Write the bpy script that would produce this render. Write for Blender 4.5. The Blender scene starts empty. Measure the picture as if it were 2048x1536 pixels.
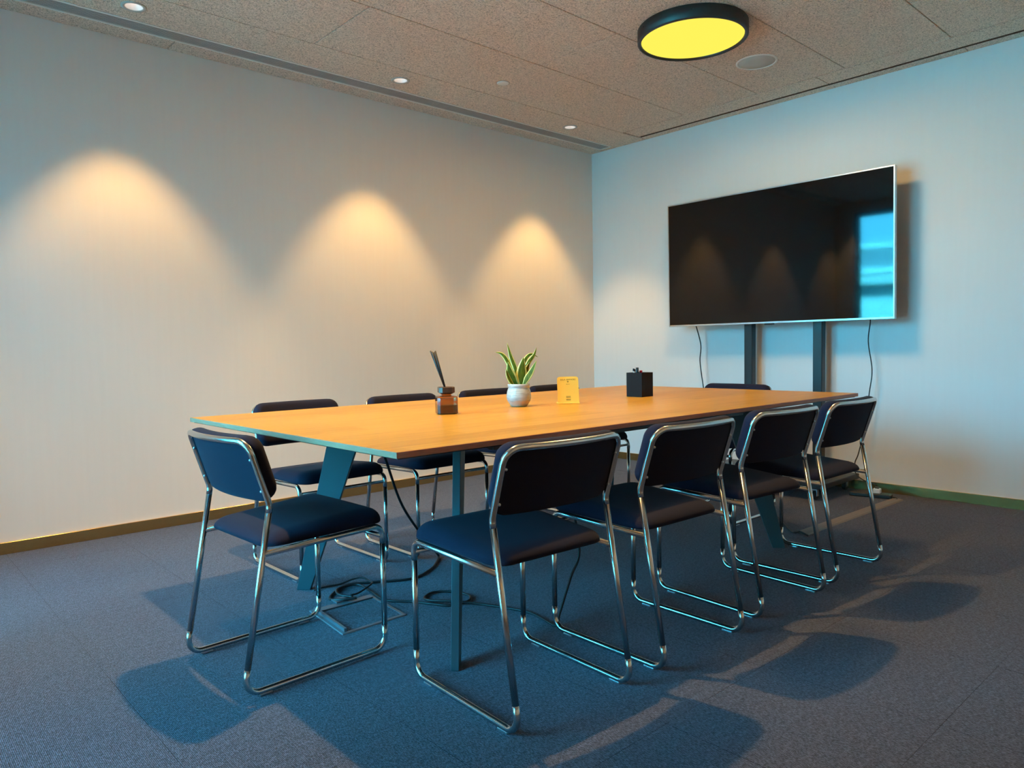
import bpy, bmesh, math, random
from mathutils import Vector, Matrix
random.seed(7)
S = bpy.context.scene
COL = S.collection
R = math.radians
HC = 2.722                      # ceiling height

# ------------------------------------------------------------------ camera
def camera():
    yaw, pitch, roll = 0.832379, -0.0497662, -0.0169614
    cy, sy, cp, sp = math.cos(yaw), math.sin(yaw), math.cos(pitch), math.sin(pitch)
    f = Vector((cy*cp, sy*cp, sp)); r = Vector((sy, -cy, 0)); u = r.cross(f)
    c, s = math.cos(roll), math.sin(roll)
    r2, u2 = c*r + s*u, -s*r + c*u
    cam = bpy.data.cameras.new('camera'); o = bpy.data.objects.new('camera', cam); COL.objects.link(o)
    m = Matrix((( r2.x, u2.x, -f.x, -5.06274), (r2.y, u2.y, -f.y, -4.44433), (r2.z, u2.z, -f.z, 1.0), (0, 0, 0, 1)))
    o.matrix_world = m
    cam.sensor_width = 36; cam.lens = 1466.66*36/2048; cam.clip_start = 0.05
    S.camera = o
camera()

# ------------------------------------------------------------------ exposure, world, portal
S.view_settings.view_transform = 'Standard'; S.view_settings.look = 'None'
S.view_settings.gamma = 1; S.view_settings.use_curve_mapping = False
S.view_settings.exposure = 0.0
SKY_STRENGTH = 35.0
SUN_E = 155.0
WARM = (1.0, 0.60, 0.20)
WASH_W, TABLE_SPOT_W, DISC_W = 90.0, 335.0, 34.0

def world():
    w = bpy.data.worlds.new('sky'); S.world = w; w.use_nodes = True
    nt = w.node_tree; nt.nodes.clear()
    out = nt.nodes.new('ShaderNodeOutputWorld'); bg = nt.nodes.new('ShaderNodeBackground')
    tc = nt.nodes.new('ShaderNodeTexCoord'); sep = nt.nodes.new('ShaderNodeSeparateXYZ')
    rp = nt.nodes.new('ShaderNodeValToRGB')
    rp.color_ramp.elements[0].position = 0.0; rp.color_ramp.elements[0].color = (0.06, 0.60, 1.0, 1)
    rp.color_ramp.elements[1].position = 0.9; rp.color_ramp.elements[1].color = (0.05, 0.55, 1.0, 1)
    nt.links.new(tc.outputs['Generated'], sep.inputs[0]); nt.links.new(sep.outputs['Z'], rp.inputs[0])
    nt.links.new(rp.outputs[0], bg.inputs['Color']); bg.inputs['Strength'].default_value = SKY_STRENGTH
    nt.links.new(bg.outputs[0], out.inputs[0])
world()

WINDOWS = [dict(y0=-1.36, y1=-0.24, z0=0.06, z1=2.60), dict(y0=-2.72, y1=-1.62, z0=0.06, z1=2.60)]
WX = -5.70
def portals():
    for k, w in enumerate(WINDOWS):
        l = bpy.data.lights.new('window_portal', 'AREA'); l.shape = 'RECTANGLE'
        l.size = w['y1']-w['y0']; l.size_y = w['z1']-w['z0']
        l.cycles.is_portal = True
        o = bpy.data.objects.new('window_portal', l); COL.objects.link(o)
        o.location = (WX-0.21, (w['y0']+w['y1'])/2, (w['z0']+w['z1'])/2)
        o.rotation_euler = (R(90), 0, R(-90))   # -Z looks into the room (+x)
portals()
def sun():
    l = bpy.data.lights.new('sun', 'SUN'); l.energy = SUN_E; l.color = (.10, .80, 1.0); l.angle = R(.53)
    o = bpy.data.objects.new('sun', l); COL.objects.link(o); o.location = (20, -14, 18)
    # stands behind the room: lights the block across the street, never the room itself
    o.rotation_euler = Vector((-1, .6, -.75)).to_track_quat('-Z', 'Y').to_euler()
sun()

# ------------------------------------------------------------------ materials
MATS = {}
def principled(name, color=(.8, .8, .8), rough=.5, metal=0., **kw):
    m = bpy.data.materials.new(name); m.use_nodes = True
    b = m.node_tree.nodes['Principled BSDF']
    b.inputs['Base Color'].default_value = (*color, 1); b.inputs['Roughness'].default_value = rough
    b.inputs['Metallic'].default_value = metal
    for k, v in kw.items():
        b.inputs[k].default_value = v
    MATS[name] = m
    return m
def N(m, t, **props):
    n = m.node_tree.nodes.new(t)
    for k, v in props.items(): setattr(n, k, v)
    return n
def L(m, a, b): m.node_tree.links.new(a, b)
def coords(m, scale=(1, 1, 1), kind='Object', rot=(0, 0, 0)):
    tc = N(m, 'ShaderNodeTexCoord'); mp = N(m, 'ShaderNodeMapping')
    mp.inputs['Scale'].default_value = scale; mp.inputs['Rotation'].default_value = rot
    L(m, tc.outputs[kind], mp.inputs['Vector']); return mp.outputs[0]
def noise(m, vec, scale, detail=2, rough=.5, dist=0):
    n = N(m, 'ShaderNodeTexNoise'); n.inputs['Scale'].default_value = scale
    n.inputs['Detail'].default_value = detail; n.inputs['Roughness'].default_value = rough
    n.inputs['Distortion'].default_value = dist
    L(m, vec, n.inputs['Vector']); return n.outputs['Fac']
def ramp(m, fac, stops):
    r = N(m, 'ShaderNodeValToRGB'); e = r.color_ramp.elements
    while len(e) < len(stops): e.new(.5)
    for i, (p, c) in enumerate(stops):
        e[i].position = p; e[i].color = (*c, 1)
    L(m, fac, r.inputs[0]); return r.outputs[0]
def mathn(m, op, a, b=None):
    n = N(m, 'ShaderNodeMath', operation=op)
    for i, v in enumerate((a, b)):
        if v is None: continue
        if isinstance(v, (int, float)): n.inputs[i].default_value = v
        else: L(m, v, n.inputs[i])
    return n.outputs[0]
def bump(m, h, strength=.3, dist=.002):
    b = N(m, 'ShaderNodeBump'); b.inputs['Strength'].default_value = strength; b.inputs['Distance'].default_value = dist
    L(m, h, b.inputs['Height']); L(m, b.outputs[0], m.node_tree.nodes['Principled BSDF'].inputs['Normal'])
def base(m, c): L(m, c, m.node_tree.nodes['Principled BSDF'].inputs['Base Color'])
def rgh(m, c): L(m, c, m.node_tree.nodes['Principled BSDF'].inputs['Roughness'])

# painted walls: faint vertical weave of a wall covering
m = principled('wall_paint', (.80, .785, .76), .75)
v = coords(m, (1, 1, .03)); h = noise(m, v, 260, 2)
base(m, ramp(m, noise(m, coords(m, (1, 1, .05)), 40, 2), [(.3, (.795, .78, .755)), (.7, (.805, .79, .765))]))
bump(m, h, .02, .0004)
m = principled('wall_textile', (.82, .77, .69), .8)
base(m, ramp(m, noise(m, coords(m, (1, 1, .05)), 40, 2), [(.3, (.82, .77, .715)), (.7, (.83, .785, .73))])); bump(m, noise(m, coords(m, (1, 1, .03)), 260, 2), .02, .0004)
# wood-wool acoustic ceiling board
m = principled('wood_wool', (.4, .35, .3), .9)
oi = N(m, 'ShaderNodeObjectInfo')
va = coords(m, (1, .35, 1)); vb = coords(m, (.35, 1, 1))
n1 = noise(m, va, 240, 3, .6, 1.0); n2 = noise(m, vb, 240, 3, .6, 1.0)
mx = mathn(m, 'MAXIMUM', n1, n2)
base(m, ramp(m, mx, [(.43, (.25, .185, .138)), (.52, (.72, .535, .41)), (.66, (.95, .74, .59))]))
bump(m, mx, .25, .003)
principled('ceiling_void', (.05, .045, .04), .95)
# carpet tiles
m = principled('carpet', (.08, .085, .1), .95)
v = coords(m, (1, 1, 1))
w = N(m, 'ShaderNodeTexWave', wave_type='BANDS', bands_direction='X')
w.inputs['Scale'].default_value = 80; w.inputs['Distortion'].default_value = 3.0; w.inputs['Detail'].default_value = 2
w.inputs['Detail Scale'].default_value = 3.0
L(m, coords(m, (1, .45, 1)), w.inputs['Vector'])
nf = noise(m, coords(m, (1, .5, 1)), 230, 3, .75)
nl = noise(m, v, 55, 4, .7)
mixf = mathn(m, 'ADD', mathn(m, 'MULTIPLY', w.outputs['Fac'], .26), mathn(m, 'ADD', mathn(m, 'MULTIPLY', nf, .95), mathn(m, 'MULTIPLY', nl, .36)))
base(m, ramp(m, mixf, [(.60, (.002, .0027, .006)), (.76, (.0155, .019, .036)), (.95, (.128, .135, .20))]))
bump(m, mixf, .8, .004)
b = m.node_tree.nodes['Principled BSDF']; b.inputs['Sheen Weight'].default_value = .15
principled('carpet_backing', (.02, .021, .024), .95)
# oak veneer table top, grain along x, glued staves across y
m = principled('oak', (.6, .4, .18), .38); m.node_tree.nodes['Principled BSDF'].inputs['Specular IOR Level'].default_value = .22
v = coords(m, (.55, 7, 7)); g = noise(m, v, 7, 6, .6, .4)
fine = noise(m, coords(m, (3, 90, 90)), 6, 3, .6)
sep = N(m, 'ShaderNodeSeparateXYZ'); L(m, coords(m), sep.inputs[0])
st = mathn(m, 'FLOOR', mathn(m, 'MULTIPLY', mathn(m, 'ADD', sep.outputs['Y'], 5), 9.0))
sx = mathn(m, 'FLOOR', mathn(m, 'ADD', mathn(m, 'MULTIPLY', sep.outputs['X'], .8), mathn(m, 'MULTIPLY', st, .37)))
wn = N(m, 'ShaderNodeTexWhiteNoise', noise_dimensions='2D'); cmb = N(m, 'ShaderNodeCombineXYZ')
L(m, st, cmb.inputs[0]); L(m, sx, cmb.inputs[1]); L(m, cmb.outputs[0], wn.inputs['Vector'])
f = mathn(m, 'ADD', mathn(m, 'ADD', mathn(m, 'MULTIPLY', g, .75), mathn(m, 'MULTIPLY', fine, .25)), mathn(m, 'MULTIPLY', wn.outputs['Value'], .22))
base(m, ramp(m, f, [(.35, (.345, .152, .015)), (.6, (.475, .228, .026)), (.85, (.55, .28, .042))]))
rgh(m, mathn(m, 'ADD', mathn(m, 'MULTIPLY', fine, .15), .28)); bump(m, fine, .06, .001)
m = principled('oak_edge', (.4, .3, .18), .45); base(m, ramp(m, noise(m, coords(m, (3, 3, 90)), 8, 4), [(.35, (.42, .155, .085)), (.7, (.58, .225, .13))]))
principled('brass', (.64, .40, .15), .22, 1.0)
m = MATS['brass']; rgh(m, mathn(m, 'ADD', mathn(m, 'MULTIPLY', noise(m, coords(m, (1, 1, 30)), 8, 2), .2), .12))
principled('chrome', (.66, .66, .64), .2, 1.0)
# chair cloth: dark navy weave
m = principled('navy_cloth', (.008, .010, .026), .9)
v = coords(m); c1 = noise(m, v, 900, 2); base(m, ramp(m, c1, [(.3, (.004, .004, .013)), (.75, (.0095, .0095, .028))]))
bump(m, c1, .25, .001); m.node_tree.nodes['Principled BSDF'].inputs['Sheen Weight'].default_value = .02
m.node_tree.nodes['Principled BSDF'].inputs['Specular IOR Level'].default_value = .25
m = principled('teal_steel', (.024, .066, .078), .45)
bump(m, noise(m, coords(m), 700, 2), .06, .001)
principled('grey_steel', (.10, .10, .10), .45)
principled('black_steel', (.012, .013, .014), .4)
principled('black_plastic', (.010, .010, .011), .38)
principled('black_rubber', (.012, .011, .012), .55)
principled('aluminium', (.62, .63, .64), .3, 1.0)
principled('grille_metal', (.50, .46, .42), .5)
principled('grille_frame', (.85, .80, .73), .5); principled('slot_brown', (.10, .045, .022), .8)
principled('grille_dark', (.05, .047, .042), .7)
principled('reflector_white', (.86, .85, .84), .35)
principled('white_plastic', (.75, .76, .78), .35)
principled('lamp_ring', (.014, .014, .013), .45)
principled('speaker_mesh', (.60, .57, .52), .8)
principled('off_white', (.82, .77, .70), .7)
m = principled('screen_glass', (.0012, .0011, .0011), .045)
m.node_tree.nodes['Principled BSDF'].inputs['Specular IOR Level'].default_value = .42
m = principled('glaze', (.66, .69, .66), .12); 
v = coords(m, (1, 1, 7)); n_ = noise(m, v, 30, 3); base(m, ramp(m, n_, [(.35, (.38, .40, .37)), (.7, (.55, .55, .51))])); bump(m, n_, .25, .004)
principled('biscuit_clay', (.55, .40, .30), .7)
principled('soil', (.03, .022, .015), .95)
m = principled('leaf_green', (.07, .13, .012), .55); m.node_tree.nodes['Principled BSDF'].inputs['Specular IOR Level'].default_value = .15
base(m, ramp(m, noise(m, coords(m, (60, 60, 8)), 3, 3), [(.35, (.045, .070, .004)), (.7, (.11, .145, .008))]))
principled('leaf_margin', (.58, .56, .16), .4)
m = principled('gold', (.95, .62, .10), .5, .12)
principled('print_brown', (.09, .045, .006), .6)
m = principled('brown_glass', (.34, .16, .09), .04); m.node_tree.nodes['Principled BSDF'].inputs['Transmission Weight'].default_value = .94
m = principled('perfume', (.34, .17, .06), .02); m.node_tree.nodes['Principled BSDF'].inputs['Transmission Weight'].default_value = .8
m = principled('dark_wood', (.055, .022, .012), .4); base(m, ramp(m, noise(m, coords(m, (9, 9, 1)), 12, 3), [(.3, (.04, .016, .009)), (.7, (.075, .032, .017))]))
principled('reed_black', (.006, .006, .006), .6)
m = principled('box_board', (.012, .0095, .0085), .6); bump(m, noise(m, coords(m, (1, 1, .02)), 500, 2), .15, .001); m.node_tree.nodes['Principled BSDF'].inputs['Specular IOR Level'].default_value = .15
principled('red_plastic', (.42, .008, .03), .35)
principled('blue_plastic', (.30, .40, .50), .4)
m = principled('cable_cover', (.17, .135, .11), .6); bump(m, noise(m, coords(m), 120, 2), .08, .001)
m = principled('floor_box_metal', (.20, .225, .25), .4, .6)
principled('blocker_dark', (.02, .022, .026), .3); principled('facade_white', (.80, .80, .80), .6); principled('facade_pale', (.62, .62, .60), .6); principled('facade_grey', (.24, .26, .30), .6); principled('facade_glass', (.03, .09, .11), .25); principled('street', (.24, .24, .24), .9)
principled('window_frame', (.05, .055, .06), .45)

def emission(name, color, strength):
    m = bpy.data.materials.new(name); m.use_nodes = True; nt = m.node_tree; nt.nodes.clear()
    e = nt.nodes.new('ShaderNodeEmission'); o = nt.nodes.new('ShaderNodeOutputMaterial')
    e.inputs[0].default_value = (*color, 1); e.inputs[1].default_value = strength
    nt.links.new(e.outputs[0], o.inputs[0]); MATS[name] = m; return m
emission('disc_glow', (1.0, .84, .10), 1.08)
emission('spot_glow', (1.0, .84, .72), 7.0)
def pane_glass():
    m = bpy.data.materials.new('pane_glass'); m.use_nodes = True; nt = m.node_tree; nt.nodes.clear()
    t = nt.nodes.new('ShaderNodeBsdfTransparent'); g = nt.nodes.new('ShaderNodeBsdfGlossy'); mx = nt.nodes.new('ShaderNodeMixShader')
    fr = nt.nodes.new('ShaderNodeFresnel'); o = nt.nodes.new('ShaderNodeOutputMaterial')
    t.inputs[0].default_value = (.90, .97, .97, 1); g.inputs['Roughness'].default_value = .01; fr.inputs[0].default_value = 1.45
    nt.links.new(fr.outputs[0], mx.inputs[0]); nt.links.new(t.outputs[0], mx.inputs[1]); nt.links.new(g.outputs[0], mx.inputs[2])
    nt.links.new(mx.outputs[0], o.inputs[0]); MATS['pane_glass'] = m
pane_glass()

# ------------------------------------------------------------------ mesh helpers
def obj(name, bm, mat, parent=None, smooth=False, loc=None):
    me = bpy.data.meshes.new(name); bm.normal_update(); bm.to_mesh(me); bm.free()
    for mm in (mat if isinstance(mat, (list, tuple)) else [mat]): me.materials.append(MATS[mm])
    if smooth:
        for p in me.polygons: p.use_smooth = True
    o = bpy.data.objects.new(name, me); COL.objects.link(o)
    if parent: o.parent = parent
    if loc: o.location = loc
    return o
def empty(name, loc=(0, 0, 0), rz=0):
    o = bpy.data.objects.new(name, None); COL.objects.link(o); o.location = loc; o.rotation_euler = (0, 0, rz)
    o.empty_display_size = .05
    return o
def tag(o, label, cat, group=None):
    o['label'] = label; o['category'] = cat
    if group: o['group'] = group
    return o
def struct(o, label=None):
    o['kind'] = 'structure'
    if label: o['label'] = label
    return o
def box(bm, x0, x1, y0, y1, z0, z1, bev=0, seg=2):
    vs = [bm.verts.new((x, y, z)) for x in (x0, x1) for y in (y0, y1) for z in (z0, z1)]
    fs = [(0, 1, 3, 2), (4, 6, 7, 5), (0, 4, 5, 1), (2, 3, 7, 6), (0, 2, 6, 4), (1, 5, 7, 3)]
    faces = [bm.faces.new([vs[i] for i in f]) for f in fs]
    bmesh.ops.recalc_face_normals(bm, faces=faces)
    if bev:
        es = list({e for f in faces for e in f.edges})
        bmesh.ops.bevel(bm, geom=es, offset=bev, segments=seg, affect='EDGES', profile=.5)
    return bm
def prism(bm, prof, a0, a1, axis='z'):
    """closed 2-D outline (p, q) extruded along an axis from a0 to a1"""
    def P(p, q, a): return {'z': (p, q, a), 'y': (p, a, q), 'x': (a, p, q)}[axis]
    A = [bm.verts.new(P(p, q, a0)) for p, q in prof]; B = [bm.verts.new(P(p, q, a1)) for p, q in prof]
    fs = [bm.faces.new(A[::-1]), bm.faces.new(B)]
    n = len(A)
    for i in range(n): fs.append(bm.faces.new((A[i], A[(i+1) % n], B[(i+1) % n], B[i])))
    bmesh.ops.recalc_face_normals(bm, faces=fs)
    return bm
def lathe(bm, prof, n=40, cx=0, cy=0):
    rings = []
    for r, z in prof:
        if r < 1e-6: rings.append([bm.verts.new((cx, cy, z))])
        else: rings.append([bm.verts.new((cx+r*math.cos(2*math.pi*i/n), cy+r*math.sin(2*math.pi*i/n), z)) for i in range(n)])
    fs = []
    for a, b in zip(rings, rings[1:]):
        for i in range(n):
            j = (i+1) % n
            q = [a[0] if len(a) == 1 else a[i], a[0] if len(a) == 1 else a[j], b[0] if len(b) == 1 else b[j], b[0] if len(b) == 1 else b[i]]
            u = []
            for v in q:
                if v not in u: u.append(v)
            if len(u) > 2: fs.append(bm.faces.new(u))
    bmesh.ops.recalc_face_normals(bm, faces=fs)
    return bm
def fillet(pts, rads, seg=6):
    """round the inner corners of a 3-D polyline"""
    pts = [Vector(p) for p in pts]; out = [pts[0]]
    for i in range(1, len(pts)-1):
        a, b, c = pts[i-1], pts[i], pts[i+1]; r = rads[i-1]
        if r <= 0: out.append(b); continue
        u = (a-b).normalized(); w = (c-b).normalized(); ang = u.angle(w)
        d = r/math.tan(ang/2); h = r/math.sin(ang/2); ctr = b+(u+w).normalized()*h
        p0, p1 = b+u*d, b+w*d; e0, e1 = p0-ctr, p1-ctr; tot = e0.angle(e1)
        for k in range(seg+1):
            t = k/seg
            out.append(ctr+(e0*math.sin((1-t)*tot)+e1*math.sin(t*tot))/math.sin(tot))
    out.append(pts[-1]); return out
def tube(bm, path, r, n=10, caps=True, closed=False):
    path = [Vector(p) for p in path]; m = len(path)
    T = []
    for i in range(m):
        a = path[i-1] if (i > 0 or closed) else path[i]; b = path[(i+1) % m] if (i < m-1 or closed) else path[i]
        T.append((b-a).normalized())
    up = Vector((0, 0, 1)) if abs(T[0].z) < .9 else Vector((1, 0, 0))
    nrm = (up-T[0]*up.dot(T[0])).normalized(); rings = []; fs = []
    for i in range(m):
        if i: 
            nrm = T[i-1].rotation_difference(T[i]) @ nrm
            nrm = (nrm-T[i]*nrm.dot(T[i])).normalized()
        bi = T[i].cross(nrm)
        rr = r if not callable(r) else r(i/(m-1))
        rings.append([bm.verts.new(path[i]+(nrm*math.cos(2*math.pi*k/n)+bi*math.sin(2*math.pi*k/n))*rr) for k in range(n)])
    for i in range(m if closed else m-1):
        A, B = rings[i], rings[(i+1) % m]
        for k in range(n): fs.append(bm.faces.new((A[k], A[(k+1) % n], B[(k+1) % n], B[k])))
    if caps and not closed: fs += [bm.faces.new(rings[0][::-1]), bm.faces.new(rings[-1])]
    bmesh.ops.recalc_face_normals(bm, faces=fs)
    return bm
def spline(pts, sub=8):
    P = [Vector(p) for p in pts]; out = []
    for i in range(len(P)-1):
        p0 = P[i-1] if i else P[i]*2-P[i+1]; p1, p2 = P[i], P[i+1]; p3 = P[i+2] if i+2 < len(P) else P[i+1]*2-P[i]
        for k in range(sub):
            t = k/sub
            out.append(.5*((2*p1)+(p2-p0)*t+(2*p0-5*p1+4*p2-p3)*t*t+(3*p1-p0-3*p2+p3)*t**3))
    out.append(P[-1]); return out
def pad(bm, w, h, T, Rc, rr, f, crown=0., nx=26, ny=20, t0=.012):
    """upholstered pad: rounded-rectangle outline w x h (corner radius Rc), thickness T with rounded face edge rr;
    f maps (u, v, d) to 3-D, d growing from the flat face to the crowned face"""
    def lin(half, n):
        e = [0, .0012, .004, .009, .016, .025, .036]; q = [-half+a for a in e]
        mid = [(-half+.036)+(2*half-.072)*i/n for i in range(1, n)]
        return q+mid+[-a for a in q[::-1]]
    us, vs = lin(w/2, nx), lin(h/2, ny)
    def m2(u, v):
        cu = max(-w/2+Rc, min(w/2-Rc, u)); cv = max(-h/2+Rc, min(h/2-Rc, v)); du, dv = u-cu, v-cv
        if du and dv:
            l = math.hypot(du, dv); mm = max(abs(du), abs(dv)); du, dv = du/l*mm, dv/l*mm
            e = Rc-mm
        else: e = min(w/2-abs(u), h/2-abs(v))
        return cu+du, cv+dv, max(e, 0)
    def top(e, u, v):
        d = T if e >= rr else t0+(T-t0)*math.sqrt(max(1-(1-e/rr)**2, 0))
        return d+crown*(1-(2*u/w)**2)*(1-(2*v/h)**2)
    F, B = {}, {}
    for i, u in enumerate(us):
        for j, v in enumerate(vs):
            a, c, e = m2(u, v)
            F[i, j] = bm.verts.new(f(a, c, top(e, a, c)))
            k = min(e/.006, 1); B[i, j] = bm.verts.new(f(a, c, .006*(1-math.sqrt(max(1-(1-k)**2, 0)))))
    fs = []; I, J = len(us)-1, len(vs)-1
    for i in range(I):
        for j in range(J):
            fs.append(bm.faces.new((F[i, j], F[i+1, j], F[i+1, j+1], F[i, j+1])))
            fs.append(bm.faces.new((B[i, j], B[i, j+1], B[i+1, j+1], B[i+1, j])))
    rim = [(i, 0) for i in range(I)]+[(I, j) for j in range(J)]+[(i, J) for i in range(I, 0, -1)]+[(0, j) for j in range(J, 0, -1)]
    for k in range(len(rim)):
        a, b_ = rim[k], rim[(k+1) % len(rim)]
        fs.append(bm.faces.new((F[a], B[a], B[b_], F[b_])))
    bmesh.ops.recalc_face_normals(bm, faces=fs)
    return bm
def copy_thing(root, loc, rz, label):
    def cp(o, parent):
        c = o.copy(); COL.objects.link(c)
        if parent: c.parent = parent
        for ch in list(o.children):
            cp(ch, c)
        return c
    r = cp(root, None); r.location = loc; r.rotation_euler = (0, 0, rz); r['label'] = label
    return r

# ------------------------------------------------------------------ room shell
X0, Y0 = -5.70, -5.45          # inner faces of the window wall and of the wall opposite the spot-lit wall
FILL_X = (-4.6, -2.9, -1.2)
DOWN = [(x, -5.0) for x in FILL_X]+[(-5.491, -.442), (-3.916, -.442), (-2.341, -.442), (-.756, -.442), (-3.64, -2.03)]   # recessed downlights, those by the front wall added as fill
def shell():
    struct(obj('wall_left', box(bmesh.new(), X0-.2, .15, 0, .15, -.03, HC+.25), 'wall_textile'), 'spot-lit beige wall')
    struct(obj('wall_right', box(bmesh.new(), 0, .15, Y0-.15, 0, -.03, HC+.25), 'wall_paint'), 'off-white wall behind the screen')
    struct(obj('wall_front', box(bmesh.new(), X0-.2, 0, Y0-.15, Y0, -.03, HC+.25), 'wall_paint'))
    bm = bmesh.new(); x0, x1 = X0-.2, X0
    ed = 0
    for w in WINDOWS:
        box(bm, x0, x1, w['y1'], ed, -.03, HC+.25); ed = w['y0']
        box(bm, x0, x1, w['y0'], w['y1'], -.03, w['z0']); box(bm, x0, x1, w['y0'], w['y1'], w['z1'], HC+.25)
    box(bm, x0, x1, Y0, ed, -.03, HC+.25)
    struct(obj('wall_back', bm, 'wall_paint'))
    # windows: frame and pane
    for k, W in enumerate(WINDOWS):
        w = struct(empty('window_%d' % (k+1), (X0-.09, (W['y0']+W['y1'])/2, W['z0'])))
        hw = (W['y1']-W['y0'])/2; hh = W['z1']-W['z0']
        bm = bmesh.new()
        box(bm, -.03, .03, -hw, -hw+.055, 0, hh, .004); box(bm, -.03, .03, hw-.055, hw, 0, hh, .004)
        box(bm, -.03, .03, -hw+.055, hw-.055, 0, .06, .004); box(bm, -.03, .03, -hw+.055, hw-.055, hh-.06, hh, .004)
        obj('window_frame', bm, 'window_frame', w)
        obj('window_pane', box(bmesh.new(), -.004, .004, -hw+.05, hw-.05, .055, hh-.055), 'pane_glass', w)
    # floor and its carpet tiles (0.5 m)
    fl = struct(obj('floor', box(bmesh.new(), X0, 0, Y0, 0, -.03, -.007), 'carpet_backing'))
    me = {}
    def tile_mesh(w_, d_):
        k = (round(w_, 3), round(d_, 3))
        if k not in me:
            bm = bmesh.new(); box(bm, .0002, w_-.0002, .0002, d_-.0002, -.008, 0, .0006, 1)
            mm = bpy.data.meshes.new('carpet_tile'); bm.to_mesh(mm); bm.free(); mm.materials.append(MATS['carpet']); me[k] = mm
        return me[k]
    xs = [X0]+[x for x in [-5.5+.5*i for i in range(11)]]+[0]
    ys = [Y0]+[-5.31+.5*i for i in range(11)]+[0]
    for i in range(len(xs)-1):
        for j in range(len(ys)-1):
            w_, d_ = xs[i+1]-xs[i], ys[j+1]-ys[j]
            o = bpy.data.objects.new('carpet_tile', tile_mesh(w_, d_)); COL.objects.link(o); o.parent = fl
            o.location = (xs[i], ys[j], random.uniform(-.0004, 0))
    # baseboards
    struct(obj('baseboard_left', box(bmesh.new(), X0, -.012, -.012, 0, 0, .060, .001, 1), 'brass'), 'brass strip along the spot-lit wall')
    struct(obj('baseboard_right', box(bmesh.new(), -.012, 0, Y0, 0, 0, .060, .001, 1), 'brass'), 'brass strip along the screen wall')
    struct(obj('baseboard_front', box(bmesh.new(), X0, -.012, Y0, Y0+.012, 0, .060, .001, 1), 'brass'))
    struct(obj('baseboard_back', box(bmesh.new(), X0, X0+.012, Y0+.012, -.012, 0, .060, .001, 1), 'brass'))
    # ceiling slab and boards
    ce = struct(obj('ceiling', box(bmesh.new(), X0, 0, Y0, 0, HC+.06, HC+.2), 'ceiling_void'))
    def panel(x0, x1, y0, y1, g=.0027, z=0):
        bm = bmesh.new(); box(bm, x0+g, x1-g, y0+g, y1-g, HC+z, HC+.055, .0015, 1)
        holes = [h for h in DOWN if x0 < h[0] < x1 and y0 < h[1] < y1]
        if holes:
            cut = bmesh.new()
            for hx, hy in holes:
                bmesh.ops.create_cone(cut, cap_ends=True, segments=40, radius1=.043, radius2=.043, depth=.2, matrix=Matrix.Translation((hx, hy, HC)))
            me = bpy.data.meshes.new('cutter'); cut.to_mesh(me); cut.free(); co = bpy.data.objects.new('cutter', me); COL.objects.link(co)
            o = obj('ceiling_panel', bm, 'wood_wool', ce)
            b_ = o.modifiers.new('hole', 'BOOLEAN'); b_.object = co; b_.operation = 'DIFFERENCE'; b_.solver = 'EXACT'
            new = bpy.data.meshes.new_from_object(o.evaluated_get(bpy.context.evaluated_depsgraph_get()))
            o.modifiers.clear(); o.data = new; bpy.data.objects.remove(co)
            return o
        return obj('ceiling_panel', bm, 'wood_wool', ce)
    LX = -.309
    rows = [(-.283, -.603, [-1.83, -4.23], 0.0), (-.603, -1.193, [-3.025, -5.42], LX), (-1.193, -1.793, [-1.82, -4.22], LX),
            (-1.793, -2.393, [-3.02, -5.42], LX), (-2.393, -2.993, [-1.82, -4.22], LX), (-2.993, -3.593, [-.95, -3.4], LX),
            (-3.593, -4.193, [-1.8, -4.2], LX), (-4.193, -4.793, [-3, -5.4], LX), (-4.793, Y0, [-1.8, -4.2], LX)]
    for y1, y0, js, xr in rows:
        e = [xr]+js+[X0]
        for a, c in zip(e, e[1:]): panel(c, a, y0, y1)
    obj('joint_strip', box(bmesh.new(), -.112, -.080, Y0, -.615, HC+.035, HC+.058), 'slot_brown', ce)
    obj('joint_trim', box(bmesh.new(), -.0870, -.0835, Y0, -.615, HC+.0006, HC+.05), 'slot_brown', ce)
    e = [0, -1.2, -3.625, X0]
    for a, c in zip(e, e[1:]): panel(c, a, -.150, 0)
    panel(-.060, 0, -.283, -.150)
    e = [-.615, -2.2, -4.1, Y0]
    for a, c in zip(e, e[1:]): panel(-.302, -.109, c, a)
    e = [-.605, -2.995, Y0]
    for a, c in zip(e, e[1:]): panel(-.083, 0, c, a)
shell()

def slot_grille():
    t = tag(empty('slot_grille', (-2.88, -.2165, HC)), 'long slatted air grille in the ceiling along the spot-lit wall', 'grille')
    x0, x1 = -2.80, 2.82
    bm = bmesh.new(); fw = .012
    box(bm, x0, x1, -.066, -.066+fw, -.003, .03, .001, 1); box(bm, x0, x1, .066-fw, .066, -.003, .03, .001, 1)
    box(bm, x1-fw, x1, -.066+fw, .066-fw, -.003, .03, .001, 1); box(bm, x0, x0+fw, -.066+fw, .066-fw, -.003, .03, .001, 1)
    obj('frame', bm, 'grille_frame', t)
    obj('duct', box(bmesh.new(), x0+.01, x1-.01, -.054, .054, .028, .03), 'grille_dark', t)
    bm = bmesh.new(); box(bm, x0+fw, x1-fw, -.0032, .0032, 0, .016)
    first = obj('slat', bm, 'grille_metal', t)
    ys = [-.0455+.013*i for i in range(8)]
    first.location = (0, ys[0], 0)
    for y in ys[1:]:
        c = first.copy(); COL.objects.link(c); c.parent = t; c.location = (0, y, 0)
slot_grille()

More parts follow.
